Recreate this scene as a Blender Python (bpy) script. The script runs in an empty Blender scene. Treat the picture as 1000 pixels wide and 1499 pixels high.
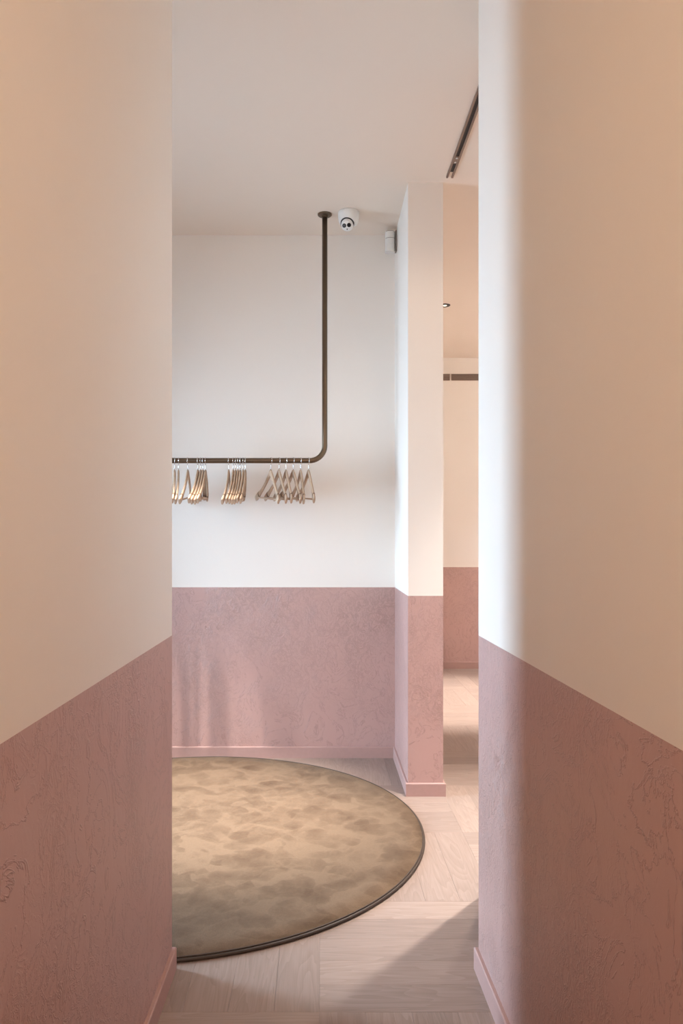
import bpy, bmesh, math, random
from mathutils import Vector, Matrix

random.seed(7)
scene = bpy.context.scene
COL = scene.collection

# ------------------------------------------------------------------ constants (metres)
F = 1106.0                 # focal length in pixels of the 1000x1499 frame
CAM_H = 1.33
CEIL = 3.158
DADO = 1.03                # height of the pink plaster
END_Y = 2.32               # where the passage opens into the room
LX, RX = -0.4535, 0.488    # passage walls at that end
BACK_Y = 4.568
PIER_Y = 3.89
PIER_X0, PIER_X1 = 0.455, 0.636
FAR_Y = 7.68
ROOM_L, ROOM_R = -2.6, 3.2
BACKSTOP = -1.6            # passage goes on behind the camera

# ------------------------------------------------------------------ camera
cd = bpy.data.cameras.new('camera')
cam = bpy.data.objects.new('camera', cd)
COL.objects.link(cam)
cam.location = (0, 0, CAM_H)
cam.rotation_euler = (math.pi / 2, 0, 0)
cd.sensor_fit = 'VERTICAL'
cd.sensor_height = 36.0
cd.sensor_width = 24.0
cd.lens = F / 1499.0 * 36.0
cd.shift_x = (500 - 468) / 1499.0
cd.shift_y = (787 - 749.5) / 1499.0
cd.clip_start = 0.02
scene.camera = cam

# ------------------------------------------------------------------ world, exposure
w = bpy.data.worlds.new('daylight')
scene.world = w
w.use_nodes = True
bg = w.node_tree.nodes['Background']
bg.inputs['Color'].default_value = (0.72, 0.82, 1.0, 1)
bg.inputs['Strength'].default_value = 1.0
scene.view_settings.view_transform = 'Standard'
scene.view_settings.look = 'None'
scene.view_settings.exposure = 0.2
scene.view_settings.gamma = 1.0
scene.view_settings.use_curve_mapping = False
scene.cycles.diffuse_bounces = 8
scene.cycles.max_bounces = 12

# ------------------------------------------------------------------ large area lights
WIN_Y0, WIN_Y1, WIN_Z0, WIN_Z1 = 2.90, 3.52, 0.06, 2.20


def area(name, loc, rot, sx, sy, power, colr):
    l = bpy.data.lights.new(name, 'AREA')
    l.shape = 'RECTANGLE'
    l.size, l.size_y = sx, sy
    l.energy = power
    l.color = colr
    o = bpy.data.objects.new(name, l)
    COL.objects.link(o)
    o.location = loc
    o.rotation_euler = rot
    return o


WARM = (1.0, 0.74, 0.52)
# (the lamps themselves are in their own builders below)
POW = {'W': 352, 'P': 31, 'B': 545, 'A': 210, 'C': 800, 'T': 14, 'L': 1340, 'D': 580}
TINT = {'W': (0.56, 0.785, 1.0), 'P': (1.0, 0.86, 0.70), 'B': (1.0, 0.97, 0.92), 'A': (1.0, 0.91, 0.80),
        'C': (1.0, 0.96, 0.90), 'T': WARM, 'L': (1.0, 0.96, 0.90), 'D': (0.94, 1.0, 1.02)}
# daylight arriving at the window of the room (outside the glass, facing +X)
area('window_daylight', (ROOM_L - 0.62, 3.07, 1.62),
     (0, -math.radians(72), 0), 2.6, 1.52, POW['W'], TINT['W']).data.spread = math.radians(120)


# ------------------------------------------------------------------ helpers
def obj(name, bm, mats, parent=None, smooth=False):
    me = bpy.data.meshes.new(name)
    bmesh.ops.recalc_face_normals(bm, faces=bm.faces)
    bm.to_mesh(me)
    bm.free()
    if not isinstance(mats, (list, tuple)):
        mats = [mats]
    for m in mats:
        me.materials.append(m)
    if smooth:
        for p in me.polygons:
            p.use_smooth = True
    o = bpy.data.objects.new(name, me)
    COL.objects.link(o)
    if parent:
        o.parent = parent
    return o


def tag(o, label, cat, group=None):
    o['label'] = label
    o['category'] = cat
    if group:
        o['group'] = group
    return o


def thing(name, label, cat, loc=(0, 0, 0), group=None):
    o = bpy.data.objects.new(name, None)
    COL.objects.link(o)
    o.empty_display_size = 0.05
    o.location = loc
    return tag(o, label, cat, group)


def struct(o):
    o['kind'] = 'structure'
    return o


def box(bm, x0, x1, y0, y1, z0, z1, mi=0):
    v = [bm.verts.new(p) for p in ((x0, y0, z0), (x1, y0, z0), (x1, y1, z0), (x0, y1, z0),
                                   (x0, y0, z1), (x1, y0, z1), (x1, y1, z1), (x0, y1, z1))]
    for f in ((0, 3, 2, 1), (4, 5, 6, 7), (0, 1, 5, 4), (1, 2, 6, 5), (2, 3, 7, 6), (3, 0, 4, 7)):
        bm.faces.new([v[i] for i in f]).material_index = mi


def prism(bm, poly, levels, mis):
    """extrude a footprint through the given levels; mis = material per storey"""
    rings = [[bm.verts.new((x, y, z)) for x, y in poly] for z in levels]
    n = len(poly)
    for k in range(len(levels) - 1):
        for i in range(n):
            j = (i + 1) % n
            bm.faces.new((rings[k][i], rings[k][j], rings[k + 1][j], rings[k + 1][i])).material_index = mis[k]
    bm.faces.new(list(reversed(rings[0]))).material_index = mis[0]
    bm.faces.new(rings[-1]).material_index = mis[-1]


def tube(bm, pts, r, seg=12, caps=True, mi=0):
    """round tube along a polyline; r may be a list"""
    pts = [Vector(p) for p in pts]
    n = len(pts)
    rs = r if isinstance(r, (list, tuple)) else [r] * n
    rings = []
    up = None
    for i, p in enumerate(pts):
        t = (pts[min(i + 1, n - 1)] - pts[max(i - 1, 0)]).normalized()
        if up is None:
            up = Vector((0, 1, 0)) if abs(t.y) < 0.9 else Vector((1, 0, 0))
        a = (up - t * up.dot(t)).normalized()
        b = t.cross(a)
        up = a
        rings.append([bm.verts.new(p + (a * math.cos(2 * math.pi * k / seg) + b * math.sin(2 * math.pi * k / seg)) * rs[i])
                      for k in range(seg)])
    for i in range(n - 1):
        for k in range(seg):
            f = bm.faces.new((rings[i][k], rings[i][(k + 1) % seg], rings[i + 1][(k + 1) % seg], rings[i + 1][k]))
            f.material_index = mi
            f.smooth = True
    if caps:
        bm.faces.new(list(reversed(rings[0]))).material_index = mi
        bm.faces.new(rings[-1]).material_index = mi


def lathe(bm, prof, seg=40, mi=0, mat=None):
    """surface of revolution about Z from (radius, z) pairs, closed where radius is 0"""
    rings = []
    for r, z in prof:
        if r <= 1e-6:
            rings.append([bm.verts.new((0, 0, z))])
        else:
            rings.append([bm.verts.new((r * math.cos(2 * math.pi * k / seg), r * math.sin(2 * math.pi * k / seg), z)) for k in range(seg)])
    for a, b in zip(rings, rings[1:]):
        for k in range(seg):
            j = (k + 1) % seg
            if len(a) == 1 and len(b) == 1:
                continue
            if len(a) == 1:
                f = bm.faces.new((a[0], b[j], b[k]))
            elif len(b) == 1:
                f = bm.faces.new((a[k], a[j], b[0]))
            else:
                f = bm.faces.new((a[k], a[j], b[j], b[k]))
            f.material_index = mi
    if mat is not None:
        bmesh.ops.transform(bm, matrix=mat, verts=[v for r in rings for v in r])


# ------------------------------------------------------------------ materials
def new_mat(name):
    m = bpy.data.materials.new(name)
    m.use_nodes = True
    nt = m.node_tree
    return m, nt, nt.nodes['Principled BSDF']


def node(nt, kind, **kw):
    n = nt.nodes.new(kind)
    for k, v in kw.items():
        if k in n.inputs:
            n.inputs[k].default_value = v
        else:
            setattr(n, k, v)
    return n


def ramp(nt, src, a, b, ca=(0, 0, 0, 1), cb=(1, 1, 1, 1)):
    r = nt.nodes.new('ShaderNodeValToRGB')
    r.color_ramp.elements[0].position = a
    r.color_ramp.elements[1].position = b
    r.color_ramp.elements[0].color = ca
    r.color_ramp.elements[1].color = cb
    nt.links.new(src, r.inputs['Fac'])
    return r


def math_n(nt, op, a, b=None, clamp=False):
    n = nt.nodes.new('ShaderNodeMath')
    n.operation = op
    n.use_clamp = clamp
    for i, s in enumerate((a, b)):
        if s is None:
            continue
        if isinstance(s, (int, float)):
            n.inputs[i].default_value = s
        else:
            nt.links.new(s, n.inputs[i])
    return n.outputs[0]


def mix(nt, fac, ca, cb, blend='MIX'):
    n = nt.nodes.new('ShaderNodeMix')
    n.data_type = 'RGBA'
    n.blend_type = blend
    for sock, s in ((n.inputs['Factor'], fac), (n.inputs['A'], ca), (n.inputs['B'], cb)):
        if isinstance(s, (int, float)):
            sock.default_value = s
        elif isinstance(s, tuple):
            sock.default_value = s if len(s) == 4 else (*s, 1)
        else:
            nt.links.new(s, sock)
    return n.outputs['Result']


def plain(name, colr, rough=0.5, metal=0.0, spec=0.5):
    m, nt, p = new_mat(name)
    tc = node(nt, 'ShaderNodeTexCoord')
    nz = node(nt, 'ShaderNodeTexNoise', Scale=60.0, Detail=2.0)
    nt.links.new(tc.outputs['Object'], nz.inputs['Vector'])
    c = mix(nt, nz.outputs['Fac'], tuple(x * 0.95 for x in colr), tuple(min(1, x * 1.05) for x in colr))
    nt.links.new(c, p.inputs['Base Color'])
    p.inputs['Roughness'].default_value = rough
    p.inputs['Metallic'].default_value = metal
    p.inputs['Specular IOR Level'].default_value = spec
    return m


def emitter(name, colr, strength):
    m, nt, p = new_mat(name)
    p.inputs['Base Color'].default_value = (*colr, 1)
    p.inputs['Emission Color'].default_value = (*colr, 1)
    p.inputs['Emission Strength'].default_value = strength
    return m


def make_cream(name, colr, bump):
    m, nt, p = new_mat(name)
    tc = node(nt, 'ShaderNodeTexCoord')
    n1 = node(nt, 'ShaderNodeTexNoise', Scale=9.0, Detail=6.0, Roughness=0.6, Distortion=1.2)
    n2 = node(nt, 'ShaderNodeTexNoise', Scale=1.3, Detail=3.0)
    for n in (n1, n2):
        nt.links.new(tc.outputs['Object'], n.inputs['Vector'])
    c = mix(nt, n2.outputs['Fac'], tuple(x * 0.975 for x in colr), tuple(x * 1.02 for x in colr))
    nt.links.new(c, p.inputs['Base Color'])
    b = node(nt, 'ShaderNodeBump', Strength=bump, Distance=0.006)
    nt.links.new(n1.outputs['Fac'], b.inputs['Height'])
    nt.links.new(b.outputs['Normal'], p.inputs['Normal'])
    p.inputs['Roughness'].default_value = 0.62
    p.inputs['Specular IOR Level'].default_value = 0.3
    return m


def make_pink(name, colr, bump=0.42):
    """troweled decorative plaster: crinkled ridges in patches, burnished darker lines"""
    m, nt, p = new_mat(name)
    tc = node(nt, 'ShaderNodeTexCoord')
    mp = node(nt, 'ShaderNodeMapping')
    mp.inputs['Scale'].default_value = (1, 0.8, 0.75)
    nt.links.new(tc.outputs['Object'], mp.inputs['Vector'])
    V = mp.outputs['Vector']
    fine = node(nt, 'ShaderNodeTexNoise', Scale=22.0, Detail=4.0, Roughness=0.55, Distortion=1.6)
    mid = node(nt, 'ShaderNodeTexNoise', Scale=7.0, Detail=5.0, Roughness=0.6, Distortion=2.2)
    patch = node(nt, 'ShaderNodeTexNoise', Scale=2.4, Detail=3.0, Roughness=0.55, Distortion=0.6)
    tone = node(nt, 'ShaderNodeTexNoise', Scale=1.1, Detail=2.0)
    for n in (fine, mid, patch, tone):
        nt.links.new(V, n.inputs['Vector'])

    def ridge(n, width):
        a = math_n(nt, 'ABSOLUTE', math_n(nt, 'SUBTRACT', n.outputs['Fac'], 0.5))
        return math_n(nt, 'SUBTRACT', 1.0, math_n(nt, 'DIVIDE', a, width, clamp=True))
    r1 = ridge(fine, 0.055)
    r2 = ridge(mid, 0.02)
    pm = ramp(nt, patch.outputs['Fac'], 0.42, 0.62).outputs['Color']
    r1m = math_n(nt, 'MULTIPLY', r1, pm)
    lines = math_n(nt, 'MAXIMUM', r1m, math_n(nt, 'MULTIPLY', r2, 0.8))
    base = mix(nt, tone.outputs['Fac'], tuple(x * 0.93 for x in colr), tuple(min(1, x * 1.06) for x in colr))
    dark = mix(nt, 1.0, base, (0.73, 0.71, 0.68), 'MULTIPLY')
    crack = node(nt, 'ShaderNodeTexNoise', Scale=34.0, Detail=5.0, Roughness=0.6, Distortion=2.4)
    nt.links.new(V, crack.inputs['Vector'])
    mott = math_n(nt, 'MAXIMUM', ridge(crack, 0.05), ramp(nt, crack.outputs['Fac'], 0.56, 0.66).outputs['Color'])
    lc = math_n(nt, 'MAXIMUM', lines, math_n(nt, 'MULTIPLY', math_n(nt, 'MULTIPLY', mott, pm), 0.62))
    c = mix(nt, math_n(nt, 'MULTIPLY', lc, 0.95), base, dark)
    nt.links.new(c, p.inputs['Base Color'])
    h = math_n(nt, 'ADD', lines, math_n(nt, 'MULTIPLY', fine.outputs['Fac'], 0.5))
    b = node(nt, 'ShaderNodeBump', Strength=bump, Distance=0.004)
    nt.links.new(h, b.inputs['Height'])
    nt.links.new(b.outputs['Normal'], p.inputs['Normal'])
    rr = ramp(nt, lines, 0, 1, (0.46, 0.46, 0.46, 1), (0.36, 0.36, 0.36, 1))
    nt.links.new(rr.outputs['Color'], p.inputs['Roughness'])
    p.inputs['Specular IOR Level'].default_value = 0.95
    return m


def make_oak(name):
    m, nt, p = new_mat(name)
    tc = node(nt, 'ShaderNodeTexCoord')
    oi = node(nt, 'ShaderNodeObjectInfo')
    off = node(nt, 'ShaderNodeVectorMath', operation='SCALE')
    comb = node(nt, 'ShaderNodeCombineXYZ', X=37.0, Y=91.0, Z=13.0)
    nt.links.new(comb.outputs[0], off.inputs[0])
    nt.links.new(oi.outputs['Random'], off.inputs['Scale'])
    add = node(nt, 'ShaderNodeVectorMath', operation='ADD')
    nt.links.new(tc.outputs['Object'], add.inputs[0])
    nt.links.new(off.outputs[0], add.inputs[1])
    m1 = node(nt, 'ShaderNodeMapping')
    m1.inputs['Scale'].default_value = (1.6, 14, 14)
    m2 = node(nt, 'ShaderNodeMapping')
    m2.inputs['Scale'].default_value = (6, 160, 160)
    for mm in (m1, m2):
        nt.links.new(add.outputs[0], mm.inputs['Vector'])
    g1 = node(nt, 'ShaderNodeTexNoise', Scale=1.0, Detail=2.0, Roughness=0.45, Distortion=0.6)
    g2 = node(nt, 'ShaderNodeTexNoise', Scale=1.0, Detail=4.0, Roughness=0.6)
    nt.links.new(m1.outputs[0], g1.inputs['Vector'])
    nt.links.new(m2.outputs[0], g2.inputs['Vector'])
    # growth rings: contour lines of the slow noise
    rings = math_n(nt, 'FRACT', math_n(nt, 'MULTIPLY', g1.outputs['Fac'], 11.0))
    rr = ramp(nt, rings, 0.0, 1.0)
    light, dark = (0.335, 0.250, 0.213), (0.225, 0.160, 0.130)
    c = mix(nt, math_n(nt, 'MULTIPLY', rr.outputs['Color'], 0.45), light, dark)
    c = mix(nt, math_n(nt, 'MULTIPLY', ramp(nt, g2.outputs['Fac'], 0.45, 0.75).outputs['Color'], 0.35), c, (0.17, 0.118, 0.092))
    tone = mix(nt, oi.outputs['Random'], (0.88, 0.87, 0.86), (1.08, 1.07, 1.05))
    c = mix(nt, 1.0, c, tone, 'MULTIPLY')
    kn = node(nt, 'ShaderNodeTexVoronoi', Scale=3.2)
    nt.links.new(add.outputs[0], kn.inputs['Vector'])
    knot = ramp(nt, kn.outputs['Distance'], 0.012, 0.03, (1, 1, 1, 1), (0, 0, 0, 1))
    c = mix(nt, math_n(nt, 'MULTIPLY', knot.outputs['Color'], 0.7), c, (0.16, 0.10, 0.07))
    nt.links.new(c, p.inputs['Base Color'])
    b = node(nt, 'ShaderNodeBump', Strength=0.12, Distance=0.001)
    nt.links.new(g2.outputs['Fac'], b.inputs['Height'])
    nt.links.new(b.outputs['Normal'], p.inputs['Normal'])
    p.inputs['Roughness'].default_value = 0.42
    p.inputs['Specular IOR Level'].default_value = 0.5
    return m


RUG_DARK, RUG_LIGHT = (0.077, 0.043, 0.024), (0.162, 0.104, 0.065)


def make_rug(name):
    m, nt, p = new_mat(name)
    tc = node(nt, 'ShaderNodeTexCoord')
    warp = node(nt, 'ShaderNodeTexNoise', Scale=5.0, Detail=2.5, Roughness=0.5)
    nt.links.new(tc.outputs['Object'], warp.inputs['Vector'])

    def warped(amount):
        sc = node(nt, 'ShaderNodeVectorMath', operation='SCALE')
        sc.inputs['Scale'].default_value = amount
        nt.links.new(warp.outputs['Color'], sc.inputs[0])
        add = node(nt, 'ShaderNodeVectorMath', operation='ADD')
        nt.links.new(tc.outputs['Object'], add.inputs[0])
        nt.links.new(sc.outputs[0], add.inputs[1])
        return add.outputs[0]

    # brushed nap: overlapping strokes laid in different directions
    def strokes(scale, amount, smooth, loc):
        mp = node(nt, 'ShaderNodeMapping')
        mp.inputs['Location'].default_value = loc
        nt.links.new(warped(amount), mp.inputs['Vector'])
        vo = node(nt, 'ShaderNodeTexVoronoi', Scale=scale, feature='SMOOTH_F1', Smoothness=smooth)
        nt.links.new(mp.outputs[0], vo.inputs['Vector'])
        sp = node(nt, 'ShaderNodeSeparateColor')
        nt.links.new(vo.outputs['Color'], sp.inputs[0])
        d = math_n(nt, 'MULTIPLY', vo.outputs['Distance'], 0.55)      # shading across one stroke
        return math_n(nt, 'ADD', math_n(nt, 'MULTIPLY', sp.outputs[0], 0.6), d)
    a = strokes(8.5, 0.24, 0.16, (0, 0, 0))
    b_ = strokes(15.0, 0.16, 0.12, (3.1, 1.7, 0))
    n1 = node(nt, 'ShaderNodeTexNoise', Scale=9.0, Detail=6.0, Roughness=0.62, Distortion=0.8)
    n2 = node(nt, 'ShaderNodeTexNoise', Scale=380.0, Detail=2.0)
    n3 = node(nt, 'ShaderNodeTexNoise', Scale=2.0, Detail=2.0)
    n4 = node(nt, 'ShaderNodeTexNoise', Scale=70.0, Detail=3.0)
    for n in (n1, n2, n3, n4):
        nt.links.new(tc.outputs['Object'], n.inputs['Vector'])
    t = math_n(nt, 'ADD', math_n(nt, 'MULTIPLY', a, 0.46), math_n(nt, 'MULTIPLY', b_, 0.34))
    t = math_n(nt, 'ADD', t, math_n(nt, 'MULTIPLY', n1.outputs['Fac'], 0.34))
    t = math_n(nt, 'ADD', t, math_n(nt, 'MULTIPLY', n3.outputs['Fac'], 0.22))
    t = math_n(nt, 'ADD', t, math_n(nt, 'MULTIPLY', n4.outputs['Fac'], 0.22))
    t = ramp(nt, t, 0.48, 1.16).outputs['Color']
    c = mix(nt, t, RUG_DARK, RUG_LIGHT)
    c = mix(nt, math_n(nt, 'MULTIPLY', ramp(nt, n2.outputs['Fac'], 0.35, 0.7).outputs['Color'], 0.3), c, (0.05, 0.034, 0.022))
    nt.links.new(c, p.inputs['Base Color'])
    b = node(nt, 'ShaderNodeBump', Strength=0.7, Distance=0.002)
    nt.links.new(n2.outputs['Fac'], b.inputs['Height'])
    nt.links.new(b.outputs['Normal'], p.inputs['Normal'])
    p.inputs['Roughness'].default_value = 0.9
    p.inputs['Specular IOR Level'].default_value = 0.1
    p.inputs['Sheen Weight'].default_value = 0.12
    p.inputs['Sheen Roughness'].default_value = 0.4
    p.inputs['Sheen Tint'].default_value = (0.9, 0.8, 0.65, 1)
    return m


def make_beech(name):
    m, nt, p = new_mat(name)
    tc = node(nt, 'ShaderNodeTexCoord')
    oi = node(nt, 'ShaderNodeObjectInfo')
    mp = node(nt, 'ShaderNodeMapping')
    mp.inputs['Scale'].default_value = (20, 120, 60)
    nt.links.new(tc.outputs['Object'], mp.inputs['Vector'])
    n = node(nt, 'ShaderNodeTexNoise', Scale=1.0, Detail=3.0)
    nt.links.new(mp.outputs[0], n.inputs['Vector'])
    c = mix(nt, n.outputs['Fac'], (0.40, 0.265, 0.175), (0.56, 0.40, 0.285))
    nt.links.new(c, p.inputs['Base Color'])
    p.inputs['Roughness'].default_value = 0.58
    return m


CREAM = (0.82, 0.76, 0.70)
PINK = (0.495, 0.302, 0.268)
M_cream = make_cream('cream_wall_paint', CREAM, 0.10)
M_ceil = make_cream('cream_ceiling_paint', (0.80, 0.695, 0.60), 0.02)
M_pink = make_pink('pink_trowelled_plaster', PINK)
M_base = plain('pink_skirting_paint', (0.435, 0.265, 0.232), 0.55)
M_oak = make_oak('pale_oak')
M_under = plain('floor_joint', (0.17, 0.125, 0.10), 0.8)
M_rug = make_rug('brushed_taupe_pile')
M_bind = plain('dark_brown_piping', (0.045, 0.027, 0.017), 0.55)
M_bronze = plain('brown_bronze_metal', (0.16, 0.115, 0.078), 0.3, 0.85)
M_beech = make_beech('beech_wood')
M_notch = plain('dark_notch_wood', (0.16, 0.09, 0.05), 0.7)
M_steel = plain('polished_steel_wire', (0.75, 0.75, 0.76), 0.18, 1.0)
M_white = plain('white_plastic', (0.80, 0.79, 0.77), 0.35)
M_grey = plain('grey_plastic_seam', (0.22, 0.19, 0.17), 0.5)
M_black = plain('black_glass', (0.006, 0.006, 0.007), 0.12)
M_iris = plain('dark_grey_lens', (0.10, 0.10, 0.11), 0.2)
M_blackp = plain('black_paint', (0.012, 0.009, 0.008), 0.5)
M_trackrail = plain('bronze_track_metal', (0.25, 0.17, 0.13), 0.45, 0.2)
M_slat = plain('brown_grille_metal', (0.13, 0.085, 0.065), 0.5)
M_slatback = plain('pale_brown_grille_backing', (0.48, 0.34, 0.26), 0.6)
M_lens = emitter('warm_lamp_lens', (1.0, 0.85, 0.68), 3.0)
M_frame = plain('white_window_frame', (0.75, 0.76, 0.78), 0.4)


def make_glass(name):
    m = bpy.data.materials.new(name)
    m.use_nodes = True
    nt = m.node_tree
    nt.nodes.remove(nt.nodes['Principled BSDF'])
    tr = nt.nodes.new('ShaderNodeBsdfTransparent')
    gl = nt.nodes.new('ShaderNodeBsdfGlossy')
    gl.inputs['Roughness'].default_value = 0.02
    fr = nt.nodes.new('ShaderNodeFresnel')
    mx = nt.nodes.new('ShaderNodeMixShader')
    nt.links.new(fr.outputs[0], mx.inputs[0])
    nt.links.new(tr.outputs[0], mx.inputs[1])
    nt.links.new(gl.outputs[0], mx.inputs[2])
    nt.links.new(mx.outputs[0], nt.nodes['Material Output'].inputs['Surface'])
    return m


M_glass = make_glass('window_glass')

# ------------------------------------------------------------------ the room shell
WALLM = [M_pink, M_cream]
LV = [0.0, DADO, CEIL]


def wall(name, poly):
    bm = bmesh.new()
    prism(bm, poly, LV, [0, 1])
    return struct(obj(name, bm, WALLM))


FLX, FRX = -0.486, 0.560         # passage walls far behind the camera (they flare a little)
wall('wall_left', [(ROOM_L - 0.25, BACKSTOP), (FLX, BACKSTOP), (LX, END_Y), (ROOM_L - 0.25, END_Y)])
HX, HY = 0.656, 2.872            # hidden return of the right-hand wall
wall('wall_right', [(FRX, BACKSTOP), (ROOM_R + 0.2, BACKSTOP), (ROOM_R + 0.2, HY), (HX, HY), (HX, END_Y), (RX, END_Y)])
wall('wall_back', [(ROOM_L - 0.25, BACK_Y), (PIER_X0, BACK_Y), (PIER_X0, BACK_Y + 0.2), (ROOM_L - 0.25, BACK_Y + 0.2)])
wall('wall_middle', [(PIER_X0, PIER_Y), (PIER_X1, PIER_Y), (PIER_X1, FAR_Y), (PIER_X0, FAR_Y)])
wall('wall_far', [(PIER_X0, FAR_Y), (ROOM_R + 0.2, FAR_Y), (ROOM_R + 0.2, FAR_Y + 0.2), (PIER_X0, FAR_Y + 0.2)])
wall('wall_outer_right', [(ROOM_R, HY), (ROOM_R + 0.2, HY), (ROOM_R + 0.2, FAR_Y), (ROOM_R, FAR_Y)])
wall('wall_front', [(ROOM_L - 0.25, BACKSTOP - 0.2), (ROOM_R + 0.2, BACKSTOP - 0.2), (ROOM_R + 0.2, BACKSTOP), (ROOM_L - 0.25, BACKSTOP)])
bm = bmesh.new()
x0, x1 = ROOM_L - 0.12, ROOM_L
prism(bm, [(x0, END_Y), (x1, END_Y), (x1, WIN_Y0), (x0, WIN_Y0)], LV, [0, 1])
prism(bm, [(x0, WIN_Y1), (x1, WIN_Y1), (x1, BACK_Y), (x0, BACK_Y)], LV, [0, 1])
box(bm, x0, x1, WIN_Y0, WIN_Y1, 0, WIN_Z0, 0)
box(bm, x0, x1, WIN_Y0, WIN_Y1, WIN_Z1, CEIL, 1)
struct(obj('wall_window_side', bm, WALLM))

bm = bmesh.new()
box(bm, ROOM_L - 0.25, ROOM_R + 0.2, BACKSTOP - 0.2, FAR_Y + 0.2, CEIL, CEIL + 0.15)
struct(obj('ceiling', bm, M_ceil))

# window: frame, two panes with a glazing bar
bm = bmesh.new()
fx0, fx1 = ROOM_L - 0.075, ROOM_L - 0.035
t = 0.02
box(bm, fx0, fx1, WIN_Y0, WIN_Y0 + t, WIN_Z0, WIN_Z1)
box(bm, fx0, fx1, WIN_Y1 - t, WIN_Y1, WIN_Z0, WIN_Z1)
box(bm, fx0, fx1, WIN_Y0 + t, WIN_Y1 - t, WIN_Z0, WIN_Z0 + t)
box(bm, fx0, fx1, WIN_Y0 + t, WIN_Y1 - t, WIN_Z1 - t, WIN_Z1)
win = struct(obj('window_1', bm, M_frame))
bm = bmesh.new()
box(bm, fx0 + 0.016, fx1 - 0.016, WIN_Y0 + t, WIN_Y1 - t, WIN_Z0 + t, WIN_Z1 - t)
obj('pane', bm, M_glass, win)


# ------------------------------------------------------------------ floor: basket-weave oak panels, plank by plank
BLK = 0.645
NPL = 5
PW = BLK / NPL
bm = bmesh.new()
box(bm, ROOM_L - 0.25, ROOM_R + 0.2, BACKSTOP - 0.2, FAR_Y + 0.2, -0.12, -0.0135)
floor = struct(obj('floor', bm, M_under))


def plank_mesh():
    bm = bmesh.new()
    g, e = 0.0002, 0.0005
    hx, hy = BLK / 2 - g, PW / 2 - g
    lv = [(hx, hy, -0.0135), (hx, hy, -e), (hx - e, hy - e, 0.0)]
    rings = [[bm.verts.new((sx * a, sy * b, z)) for sx, sy in ((-1, -1), (1, -1), (1, 1), (-1, 1))] for a, b, z in lv]
    for r0, r1 in zip(rings, rings[1:]):
        for i in range(4):
            bm.faces.new((r0[i], r0[(i + 1) % 4], r1[(i + 1) % 4], r1[i]))
    bm.faces.new(rings[-1])
    me = bpy.data.meshes.new('plank')
    bm.to_mesh(me)
    bm.free()
    me.materials.append(M_oak)
    return me


PM = plank_mesh()
Y_LINE = F * CAM_H / (1481.5 - 787)       # a joint line seen at the bottom of the frame
rest = []
nplank = 0
for ci in range(-4, 5):
    for ri in range(-6, 9):
        xa, ya = ci * BLK, Y_LINE + ri * BLK
        if xa > ROOM_R or xa + BLK < ROOM_L:
            continue
        lateral = (ci + ri) % 2 == 0       # block right of x=0 in row 0 runs across
        single = -3 <= ci <= 2 and -1 <= ri <= 8
        for k in range(NPL):
            if lateral:
                c, rz = (xa + BLK / 2, ya + (k + 0.5) * PW, 0), 0.0
            else:
                c, rz = (xa + (k + 0.5) * PW, ya + BLK / 2, 0), math.pi / 2
            if single:
                o = bpy.data.objects.new('plank', PM)
                COL.objects.link(o)
                o.parent = floor
                o.location = c
                o.rotation_euler = (0, 0, rz + (math.pi if random.random() < 0.5 else 0))
                nplank += 1
            else:
                rest.append((c, rz))
bm = bmesh.new()
for c, rz in rest:
    hx, hy = (BLK / 2, PW / 2) if rz == 0 else (PW / 2, BLK / 2)
    g = 0.0007
    box(bm, c[0] - hx + g, c[0] + hx - g, c[1] - hy + g, c[1] + hy - g, -0.0135, 0.0)
r = obj('outer_planks', bm, M_oak, floor)
r['kind'] = 'stuff'


# ------------------------------------------------------------------ skirting boards (swept with mitred corners)
def baseboard(name, pts, h=0.068, t=0.012):
    """pts: wall line walked with the room on the right-hand side"""
    P = [Vector((x, y)) for x, y in pts]
    prof = [(0.0, 0.0), (t, 0.0), (t, h - 0.004), (t - 0.003, h), (0.0, h)]
    bm = bmesh.new()
    rings = []
    for i, p in enumerate(P):
        ns = []
        if i > 0:
            d = (P[i] - P[i - 1]).normalized()
            ns.append(Vector((d.y, -d.x)))
        if i < len(P) - 1:
            d = (P[i + 1] - P[i]).normalized()
            ns.append(Vector((d.y, -d.x)))
        if len(ns) == 2:
            nrm = (ns[0] + ns[1]).normalized()
            nrm = nrm / max(0.2, nrm.dot(ns[0]))
        else:
            nrm = ns[0]
        rings.append([bm.verts.new((p.x + nrm.x * a, p.y + nrm.y * a, z)) for a, z in prof])
    for a, b in zip(rings, rings[1:]):
        for k in range(len(prof)):
            j = (k + 1) % len(prof)
            bm.faces.new((a[k], a[j], b[j], b[k]))
    bm.faces.new(rings[0])
    bm.faces.new(list(reversed(rings[-1])))
    return struct(obj(name, bm, M_base))


baseboard('baseboard_left', [(FLX, BACKSTOP), (LX, END_Y), (ROOM_L, END_Y)][::1])
baseboard('baseboard_right', [(ROOM_R, HY), (HX, HY), (HX, END_Y), (RX, END_Y), (FRX, BACKSTOP)])
baseboard('baseboard_back', [(ROOM_L, BACK_Y), (PIER_X0 - 0.012, BACK_Y)])
baseboard('baseboard_middle', [(PIER_X0, BACK_Y), (PIER_X0, PIER_Y), (PIER_X1, PIER_Y), (PIER_X1, FAR_Y)])
baseboard('baseboard_far', [(PIER_X1 + 0.012, FAR_Y), (ROOM_R, FAR_Y)])


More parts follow.
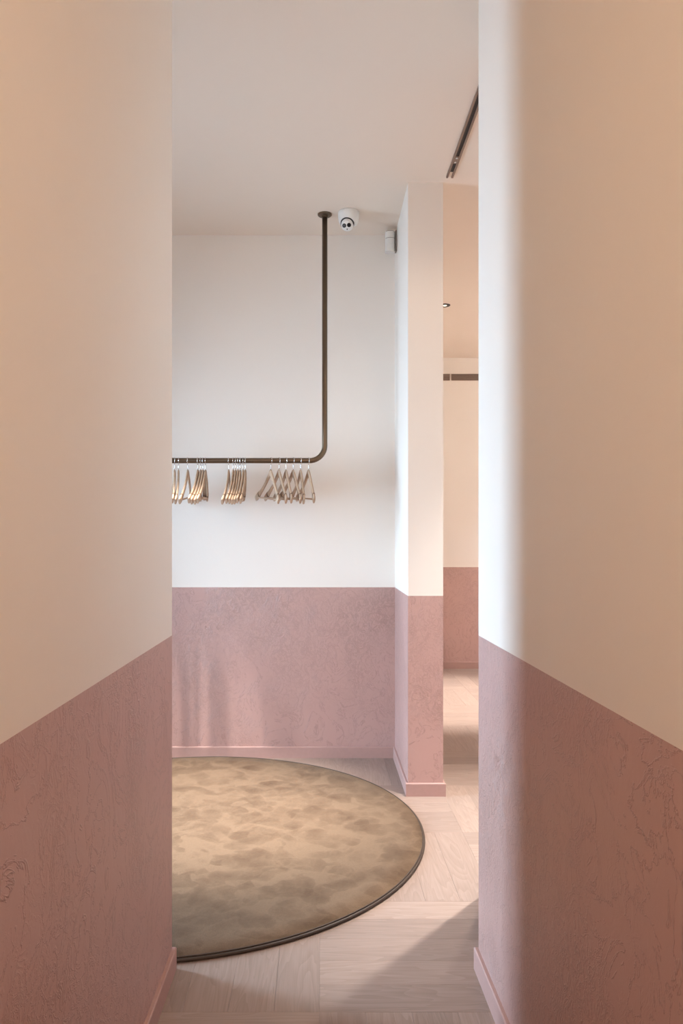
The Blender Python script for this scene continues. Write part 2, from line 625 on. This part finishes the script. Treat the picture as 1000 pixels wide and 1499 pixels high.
# ------------------------------------------------------------------ round rug
RUG = (-0.629, 3.442)
RUG_R = 1.10
rug = thing('round_rug', 'large round taupe velvet rug with dark brown piped edge on the oak floor', 'rug', (RUG[0], RUG[1], 0.0))
bm = bmesh.new()
prof = [(0.0, 0.015)]
for k in range(1, 13):
    prof.append(((RUG_R - 0.012) * k / 12, 0.015))
prof += [(RUG_R - 0.010, 0.013), (RUG_R - 0.008, 0.001), (0.0, 0.001)]
lathe(bm, prof, 160)
pile = obj('pile', bm, M_rug, rug, True)
bm = bmesh.new()
for rr, zz, rad in ((RUG_R - 0.0065, 0.0070, 0.0064), (RUG_R - 0.0100, 0.0150, 0.0026)):
    n, sg = 200, 10
    rings = []
    for i in range(n):
        a = 2 * math.pi * i / n
        ring = []
        for k in range(sg):
            b_ = 2 * math.pi * k / sg
            q = rr + rad * math.cos(b_)
            ring.append(bm.verts.new((q * math.cos(a), q * math.sin(a), zz + rad * math.sin(b_))))
        rings.append(ring)
    for i in range(n):
        for k in range(sg):
            bm.faces.new((rings[i][k], rings[(i + 1) % n][k], rings[(i + 1) % n][(k + 1) % sg], rings[i][(k + 1) % sg])).smooth = True
bd = obj('edge_piping', bm, M_bind, rug)
bd['label'] = 'dark brown piped edge'


# ------------------------------------------------------------------ clothes rail hung from the ceiling
RAIL_Y, RAIL_Z, RAIL_R = 4.27, CAM_H + (787 - 674.3) / 259.0, 0.0152
RAIL_X0, RAIL_X1 = -1.75, 0.029
rail = thing('clothes_rail', 'brown bronze tube clothes rail hung from the ceiling before the back wall', 'clothes rail', (RAIL_X1, RAIL_Y, CEIL))
bm = bmesh.new()
BR = 0.085
pts = [(RAIL_X1, RAIL_Y, CEIL - 0.004)]
for k in range(13):
    a = math.pi / 2 * k / 12
    pts.append((RAIL_X1 - BR + BR * math.cos(a), RAIL_Y, RAIL_Z + BR - BR * math.sin(a)))
for k in range(13):
    a = math.pi / 2 * (1 - k / 12)
    pts.append((RAIL_X0 + BR - BR * math.cos(a), RAIL_Y, RAIL_Z + BR - BR * math.sin(a)))
pts.append((RAIL_X0, RAIL_Y, CEIL - 0.004))
tube(bm, [Vector(p) - Vector((RAIL_X1, RAIL_Y, CEIL)) for p in pts], RAIL_R, 24)
obj('tube', bm, M_bronze, rail)
for x in (RAIL_X1, RAIL_X0):
    bm = bmesh.new()
    lathe(bm, [(0, 0.0), (0.040, 0.0), (0.040, -0.006), (0.037, -0.009), (0.018, -0.010), (0.018, -0.020), (0, -0.020)], 40)
    fl = obj('ceiling_flange', bm, M_bronze, rail)
    fl.location = (x - RAIL_X1, 0, 0)


# ------------------------------------------------------------------ wooden hangers
def arm_section(s):
    """centre line height and section of one arm, s = 0 (neck) .. 1 (end)"""
    x = 0.205 * s
    z = -0.0155 - 0.155 * (s ** 1.12) - 0.012 * math.sin(math.pi * s) * (1 if s < 2 else 0)
    y = -0.018 * s * s                      # the ends bow forward
    h = 0.0185 - 0.0075 * math.sin(math.pi * min(1, s * 1.15)) + 0.003 * max(0, s - 0.8) * 5   # half height
    wd = 0.0062 + 0.0012 * max(0, s - 0.75) * 4
    return x, y, z, wd, h


def arm_mesh(sign, s0, s1, grow=0.0):
    bm = bmesh.new()
    n = 14
    rings = []
    for i in range(n + 1):
        s = s0 + (s1 - s0) * i / n
        x, y, z, wd, h = arm_section(s)
        xa, ya, za, _, _ = arm_section(max(0, s - 0.01))
        xb, yb, zb, _, _ = arm_section(min(1, s + 0.01))
        d = Vector((xb - xa, 0, zb - za)).normalized()
        up = Vector((-d.z, 0, d.x))
        if s > 0.965:
            h *= 0.8
            wd *= 0.85
        ring = []
        for k in range(10):
            a = 2 * math.pi * k / 10
            ca, sa = math.cos(a), math.sin(a)
            ca = math.copysign(abs(ca) ** 0.7, ca)
            sa = math.copysign(abs(sa) ** 0.7, sa)
            p = Vector((x, y, z)) + up * (h + grow) * sa + Vector((0, 1, 0)) * (wd + grow) * ca
            ring.append(bm.verts.new((p.x * sign, p.y, p.z)))
        rings.append(ring)
    for a, b in zip(rings, rings[1:]):
        for k in range(10):
            bm.faces.new((a[k], a[(k + 1) % 10], b[(k + 1) % 10], b[k])).smooth = True
    bm.faces.new(rings[0])
    bm.faces.new(rings[-1])
    return bm


def make_hanger():
    h = thing('wooden_hanger', 'beech hanger', 'hanger', (0, 0, 0))
    for s in (1, -1):
        a = obj('arm', arm_mesh(s, 0.0, 1.0), M_beech, h)
        obj('notch', arm_mesh(s, 0.785, 0.822, 0.0010), M_notch, a)
    bm = bmesh.new()
    x, y, z, _, _ = arm_section(0.94)
    tube(bm, [(-x, y, z), (x, y, z)], 0.0048, 10)
    obj('trouser_bar', bm, M_beech, h)
    bm = bmesh.new()
    R, cz = RAIL_R + 0.0024, 0.052
    pts = [(0, 0, -0.006), (0, 0, 0.012), (0, 0, 0.026)]
    for k in range(0, 19):
        a = math.radians(-78 + 262 * k / 18)
        pts.append((R * math.cos(a), 0, cz + R * math.sin(a)))
    tube(bm, pts, 0.0019, 8)
    obj('hook', bm, M_steel, h)
    return h


def dup(root):
    r = root.copy()
    COL.objects.link(r)
    for ch in list(root.children):
        c = ch.copy()
        COL.objects.link(c)
        c.parent = r
        for g in ch.children:
            d = g.copy()
            COL.objects.link(d)
            d.parent = c
    return r


PXM = F / RAIL_Y
# pixel of the hook on the rail -> x on the rail, yaw of the hanger (0 = square to the rail), roll
ORD = ['first', 'second', 'third', 'fourth', 'fifth', 'sixth', 'seventh']
HG = []


def yaw_for(hook, near):
    """turn of a hanger whose near end shows at pixel column near, its hook at column hook"""
    dx = (near - 468) * (RAIL_Y - 0.195) / F - (hook - 468) / PXM
    return math.asin(max(-0.6, min(0.6, dx / 0.205)))


for i, (px, nr) in enumerate(((255.6, 257.8), (261.3, 262.2))):
    HG.append((px, nr, ['beech hanger at the far left of the rail, half cut off by the passage wall',
                        'beech hanger close beside the one cut off by the left passage wall'][i], 'hangers at the left end of the rail'))
HG.append((275.0, 267.5, 'single beech hanger hanging apart between the two leftmost clusters', 'hangers at the left end of the rail'))
for i, (px, nr) in enumerate(((289.6, 281.0), (293.9, 284.6), (297.2, 289.5), (300.9, 294.0))):
    HG.append((px, nr, '%s beech hanger from the left in the tight cluster of four' % ORD[i], 'tight cluster of four hangers'))
for i, (px, nr) in enumerate(((334.8, 329.9), (341.4, 336.0), (344.9, 340.6), (348.3, 344.2), (351.6, 348.0), (355.9, 351.9), (359.2, 357.0))):
    HG.append((px, nr, '%s beech hanger from the left in the middle cluster of seven' % ORD[i], 'middle cluster of seven hangers'))
for i, (px, nr) in enumerate(((396.4, 414.0), (408.4, 425.0), (418.8, 432.5), (429.2, 446.0), (440.2, 450.5), (451.7, 465.5))):
    HG.append((px, nr, ['leftmost of the six fanned beech hangers at the right of the rail',
                        'second from the left of the six fanned beech hangers',
                        'third from the left of the six fanned beech hangers',
                        'fourth from the left of the six fanned beech hangers',
                        'fifth from the left of the six fanned beech hangers',
                        'rightmost beech hanger, nearest the bend of the rail'][i], 'six fanned hangers at the right of the rail'))
proto = make_hanger()
for i, (px, nr, lab, grp) in enumerate(HG):
    h = proto if i == 0 else dup(proto)
    x = (px - 468) / PXM
    # local X of the hanger points towards the camera (-Y) when square to the rail
    rz = -math.pi / 2 + yaw_for(px, nr)
    h.rotation_euler = (0, math.radians(5.0 + random.uniform(-1.2, 1.2)), rz)
    h.rotation_mode = 'XYZ'
    h.location = (x, RAIL_Y, RAIL_Z - 0.052 + 0.0)
    tag(h, lab, 'hanger', grp)


# ------------------------------------------------------------------ security camera on the ceiling
sc_ = thing('security_camera', 'white turret security camera on the ceiling beside the rail mount', 'camera', (0.163, 4.245, CEIL))
bm = bmesh.new()
lathe(bm, [(0, 0), (0.058, 0), (0.0595, -0.006), (0.0590, -0.030), (0.055, -0.052), (0.049, -0.066), (0.040, -0.070), (0, -0.070)], 44)
obj('base', bm, M_white, sc_, True)
aim = Vector((-0.16, -0.80, -0.58)).normalized()
Q = aim.to_track_quat('Z', 'Y').to_matrix().to_4x4()
ballc = Vector((-0.008, -0.024, -0.078))
bm = bmesh.new()
R = 0.0365
prof = [(0, -R)]
for k in range(1, 17):
    a = -math.pi / 2 + math.radians(140) * k / 16
    prof.append((R * math.cos(a), R * math.sin(a)))
zf = prof[-1][1]
prof += [(0.0275, zf + 0.0), (0.0265, zf + 0.002), (0, zf + 0.002)]
lathe(bm, prof, 40)
ball = obj('eyeball', bm, M_white, sc_, True)
ball.matrix_local = Matrix.Translation(ballc) @ Q
# black cap painting in the crescent of shade above the ball
bm = bmesh.new()
prof = [(0, -0.0388)]
for k in range(1, 15):
    a = -math.pi / 2 + math.radians(118) * k / 14
    prof.append((0.0388 * math.cos(a), 0.0388 * math.sin(a)))
prof.append((0, prof[-1][1]))
lathe(bm, prof, 40)
cl = obj('shadow_arc', bm, M_blackp, sc_, True)
cl.matrix_local = Matrix.Translation(ballc + Vector((0.0, 0.002, 0.0055))) @ Q
for nm, dx, dy, rr, mm in (('infrared_lamp', -0.0135, 0.002, 0.0112, M_iris), ('lens', 0.0135, 0.003, 0.0115, M_black), ('light_sensor', 0.001, -0.018, 0.0030, M_black)):
    bm = bmesh.new()
    lathe(bm, [(0, 0.0), (rr, 0.0), (rr, 0.0028), (rr * 0.8, 0.0036), (0, 0.0036)], 24)
    o = obj(nm, bm, M_black if nm != 'infrared_lamp' else M_blackp, ball)
    # the face basis: choose the side so that the round window shows on the photograph's right
    o.location = (dx, dy, zf + 0.001)
    if nm == 'infrared_lamp':
        bm = bmesh.new()
        lathe(bm, [(0, 0.0), (0.0062, 0.0), (0.0048, 0.0012), (0, 0.0012)], 20)
        q = obj('infrared_reflector', bm, M_iris, ball)
        q.location = (dx, dy, zf + 0.0046)

# ------------------------------------------------------------------ motion sensor high in the corner
ms = thing('motion_sensor', 'small white alarm motion sensor high in the corner under the ceiling', 'motion sensor', (0.416, 4.455, CEIL - 0.145))


def half_round(bm, w_, d_, z0, z1, tilt=0.0, mi=0):
    """rounded front box: flat back at +y, bowed front at -y"""
    n = 12
    pts = [(-w_ / 2, d_ * 0.5), ]
    for k in range(n + 1):
        a = math.pi + math.pi * k / n
        pts.append((w_ / 2 * math.cos(a), d_ * 0.5 * math.sin(a)))
    pts.append((w_ / 2, d_ * 0.5))
    r0 = [bm.verts.new((x, y, z0 + tilt * y)) for x, y in pts]
    r1 = [bm.verts.new((x, y, z1 + tilt * y)) for x, y in pts]
    for i in range(len(pts)):
        j = (i + 1) % len(pts)
        bm.faces.new((r0[i], r0[j], r1[j], r1[i])).material_index = mi
    bm.faces.new(list(reversed(r0))).material_index = mi
    bm.faces.new(r1).material_index = mi


bm = bmesh.new()
half_round(bm, 0.056, 0.042, 0.000, 0.078)
obj('lens_cover', bm, M_white, ms)
bm = bmesh.new()
half_round(bm, 0.0545, 0.040, 0.078, 0.081)
obj('seam', bm, M_grey, ms)
bm = bmesh.new()
half_round(bm, 0.056, 0.042, 0.081, 0.118)
obj('cap', bm, M_white, ms)
bm = bmesh.new()
half_round(bm, 0.050, 0.036, 0.118, 0.122)
obj('cap_rim', bm, M_grey, ms)
bm = bmesh.new()
box(bm, 0.029, 0.0375, -0.016, 0.026, 0.004, 0.124)
obj('mounting_bracket', bm, M_grey, ms)


# ------------------------------------------------------------------ lamps
def spot(name, loc, target, power, angle, blend, radius, colr):
    l = bpy.data.lights.new(name, 'SPOT')
    l.energy = power
    l.color = colr
    l.spot_size = math.radians(angle)
    l.spot_blend = blend
    l.shadow_soft_size = radius
    o = bpy.data.objects.new(name, l)
    COL.objects.link(o)
    o.location = loc
    o.rotation_euler = (Vector(target) - Vector(loc)).to_track_quat('-Z', 'Y').to_euler()
    return o


# recessed track running towards the camera along the ceiling
TX0, TX1, TY0, TY1 = 0.6405, 0.6765, 2.90, 3.826
tr = thing('ceiling_track_light', 'slim bronze and black light track set along the ceiling', 'track light', (TX0, TY0, CEIL))
L = TY1 - TY0
W = TX1 - TX0
for a in (0.0, W - 0.0095):
    bm = bmesh.new()
    box(bm, a, a + 0.0095, 0, L, -0.008, 0.0)
    obj('rail', bm, M_trackrail, tr)
bm = bmesh.new()
box(bm, 0.0095, W - 0.0095, 0, L - 0.215, -0.003, 0.0)
box(bm, 0.0095, W - 0.0095, L - 0.145, L - 0.055, -0.003, 0.0)
obj('slot', bm, M_blackp, tr)
bm = bmesh.new()
box(bm, 0.0095, W - 0.0095, L - 0.215, L - 0.145, -0.007, 0.0)
ins = obj('connector', bm, M_trackrail, tr)
for yy in (L - 0.200, L - 0.160):
    bm = bmesh.new()
    lathe(bm, [(0, 0), (0.0052, 0), (0.0052, -0.002), (0, -0.002)], 16)
    q = obj('screw', bm, M_white, ins)
    q.location = (W / 2, yy, -0.007)
bm = bmesh.new()
lathe(bm, [(0, 0), (0.0075, 0), (0.0075, -0.001), (0, -0.001)], 20)
q = obj('spot_lens', bm, M_lens, tr)
q.location = (W / 2, 0.06, -0.003)
spot('track_spot', ((TX0 + TX1) / 2, TY0 + 0.06, CEIL - 0.012), (0.56, 3.88, 2.1), POW['T'], 64, 1.0, 0.02, TINT['T'])


def downlight(label, x, y, key, target, angle, blend, radius=0.03):
    t = thing('ceiling_downlight', label, 'downlight', (x, y, CEIL), 'black downlights in the ceiling')
    bm = bmesh.new()
    lathe(bm, [(0.015, 0.0), (0.042, 0.0), (0.042, -0.004), (0.039, -0.006), (0.016, -0.005), (0.015, 0.0)], 36)
    obj('trim', bm, M_blackp, t, False)
    bm = bmesh.new()
    lathe(bm, [(0, 0.0), (0.0145, 0.0), (0.0145, -0.004), (0, -0.004)], 32)
    obj('lens', bm, M_lens, t)
    spot('downlight_beam', (x, y, CEIL - 0.012), target, POW[key], angle, blend, radius, TINT[key])
    return t


downlight('black ceiling downlight half hidden behind the white wall end', 0.985, 5.94, 'C', (1.0, 6.25, 0), 44, 0.7)
downlight('black ceiling downlight in front of the wall end', 1.03, 3.31, 'B', (0.78, 3.16, 0), 52, 1.0, 0.02)
downlight('black ceiling downlight near the middle of the right-hand room', 1.15, 3.91, 'A', (0.70, 3.30, 0), 42, 1.0)
downlight('added unseen wall-wash lamp deep in the right-hand room', 2.5, 6.0, 'D', (3.2, 6.1, 1.9), 140, 1.0)  # made-up lamp: brightens far wall and ceiling by bounce off the outer wall
downlight('black ceiling downlight above the round rug', -0.765, 3.55, 'L', (-0.68, 3.72, 0), 42, 1.0)

# passage lamp behind the camera
pl = thing('passage_ceiling_lamp', 'square white ceiling lamp in the passage behind the viewer', 'ceiling lamp', (0.02, -0.95, CEIL))
bm = bmesh.new()
box(bm, -0.20, 0.20, -0.20, 0.20, -0.04, 0.0)
obj('housing', bm, M_white, pl)
bm = bmesh.new()
box(bm, -0.18, 0.18, -0.18, 0.18, -0.044, -0.04)
obj('diffuser', bm, M_lens, pl)
area('passage_lamp_light', (0.02, -0.95, CEIL - 0.05), (0, 0, 0), 0.36, 0.36, POW['P'], TINT['P'])


# ------------------------------------------------------------------ slot diffusers on the far wall
VZ0, VZ1 = CAM_H + (787 - 557.2) / 144.0, CAM_H + (787 - 547.6) / 144.0
for xa, xb, lab in ((0.80, 1.322, 'brown linear air grille on the far wall, mostly hidden by the wall end'),
                    (1.338, 2.60, 'long brown linear air grille high on the far wall')):
    v = thing('air_grille', lab, 'air grille', (xa, FAR_Y, VZ0), 'linear air grilles on the far wall')
    bm = bmesh.new()
    box(bm, 0, xb - xa, -0.004, 0.0, 0, VZ1 - VZ0)
    bk = obj('backing', bm, M_slatback, v)
    hh = VZ1 - VZ0
    for k in range(5):
        bm = bmesh.new()
        z = hh * (k + 0.5) / 5
        box(bm, 0, xb - xa, -0.012, -0.004, z - 0.0035, z + 0.0035)
        obj('slat', bm, M_slat, v)
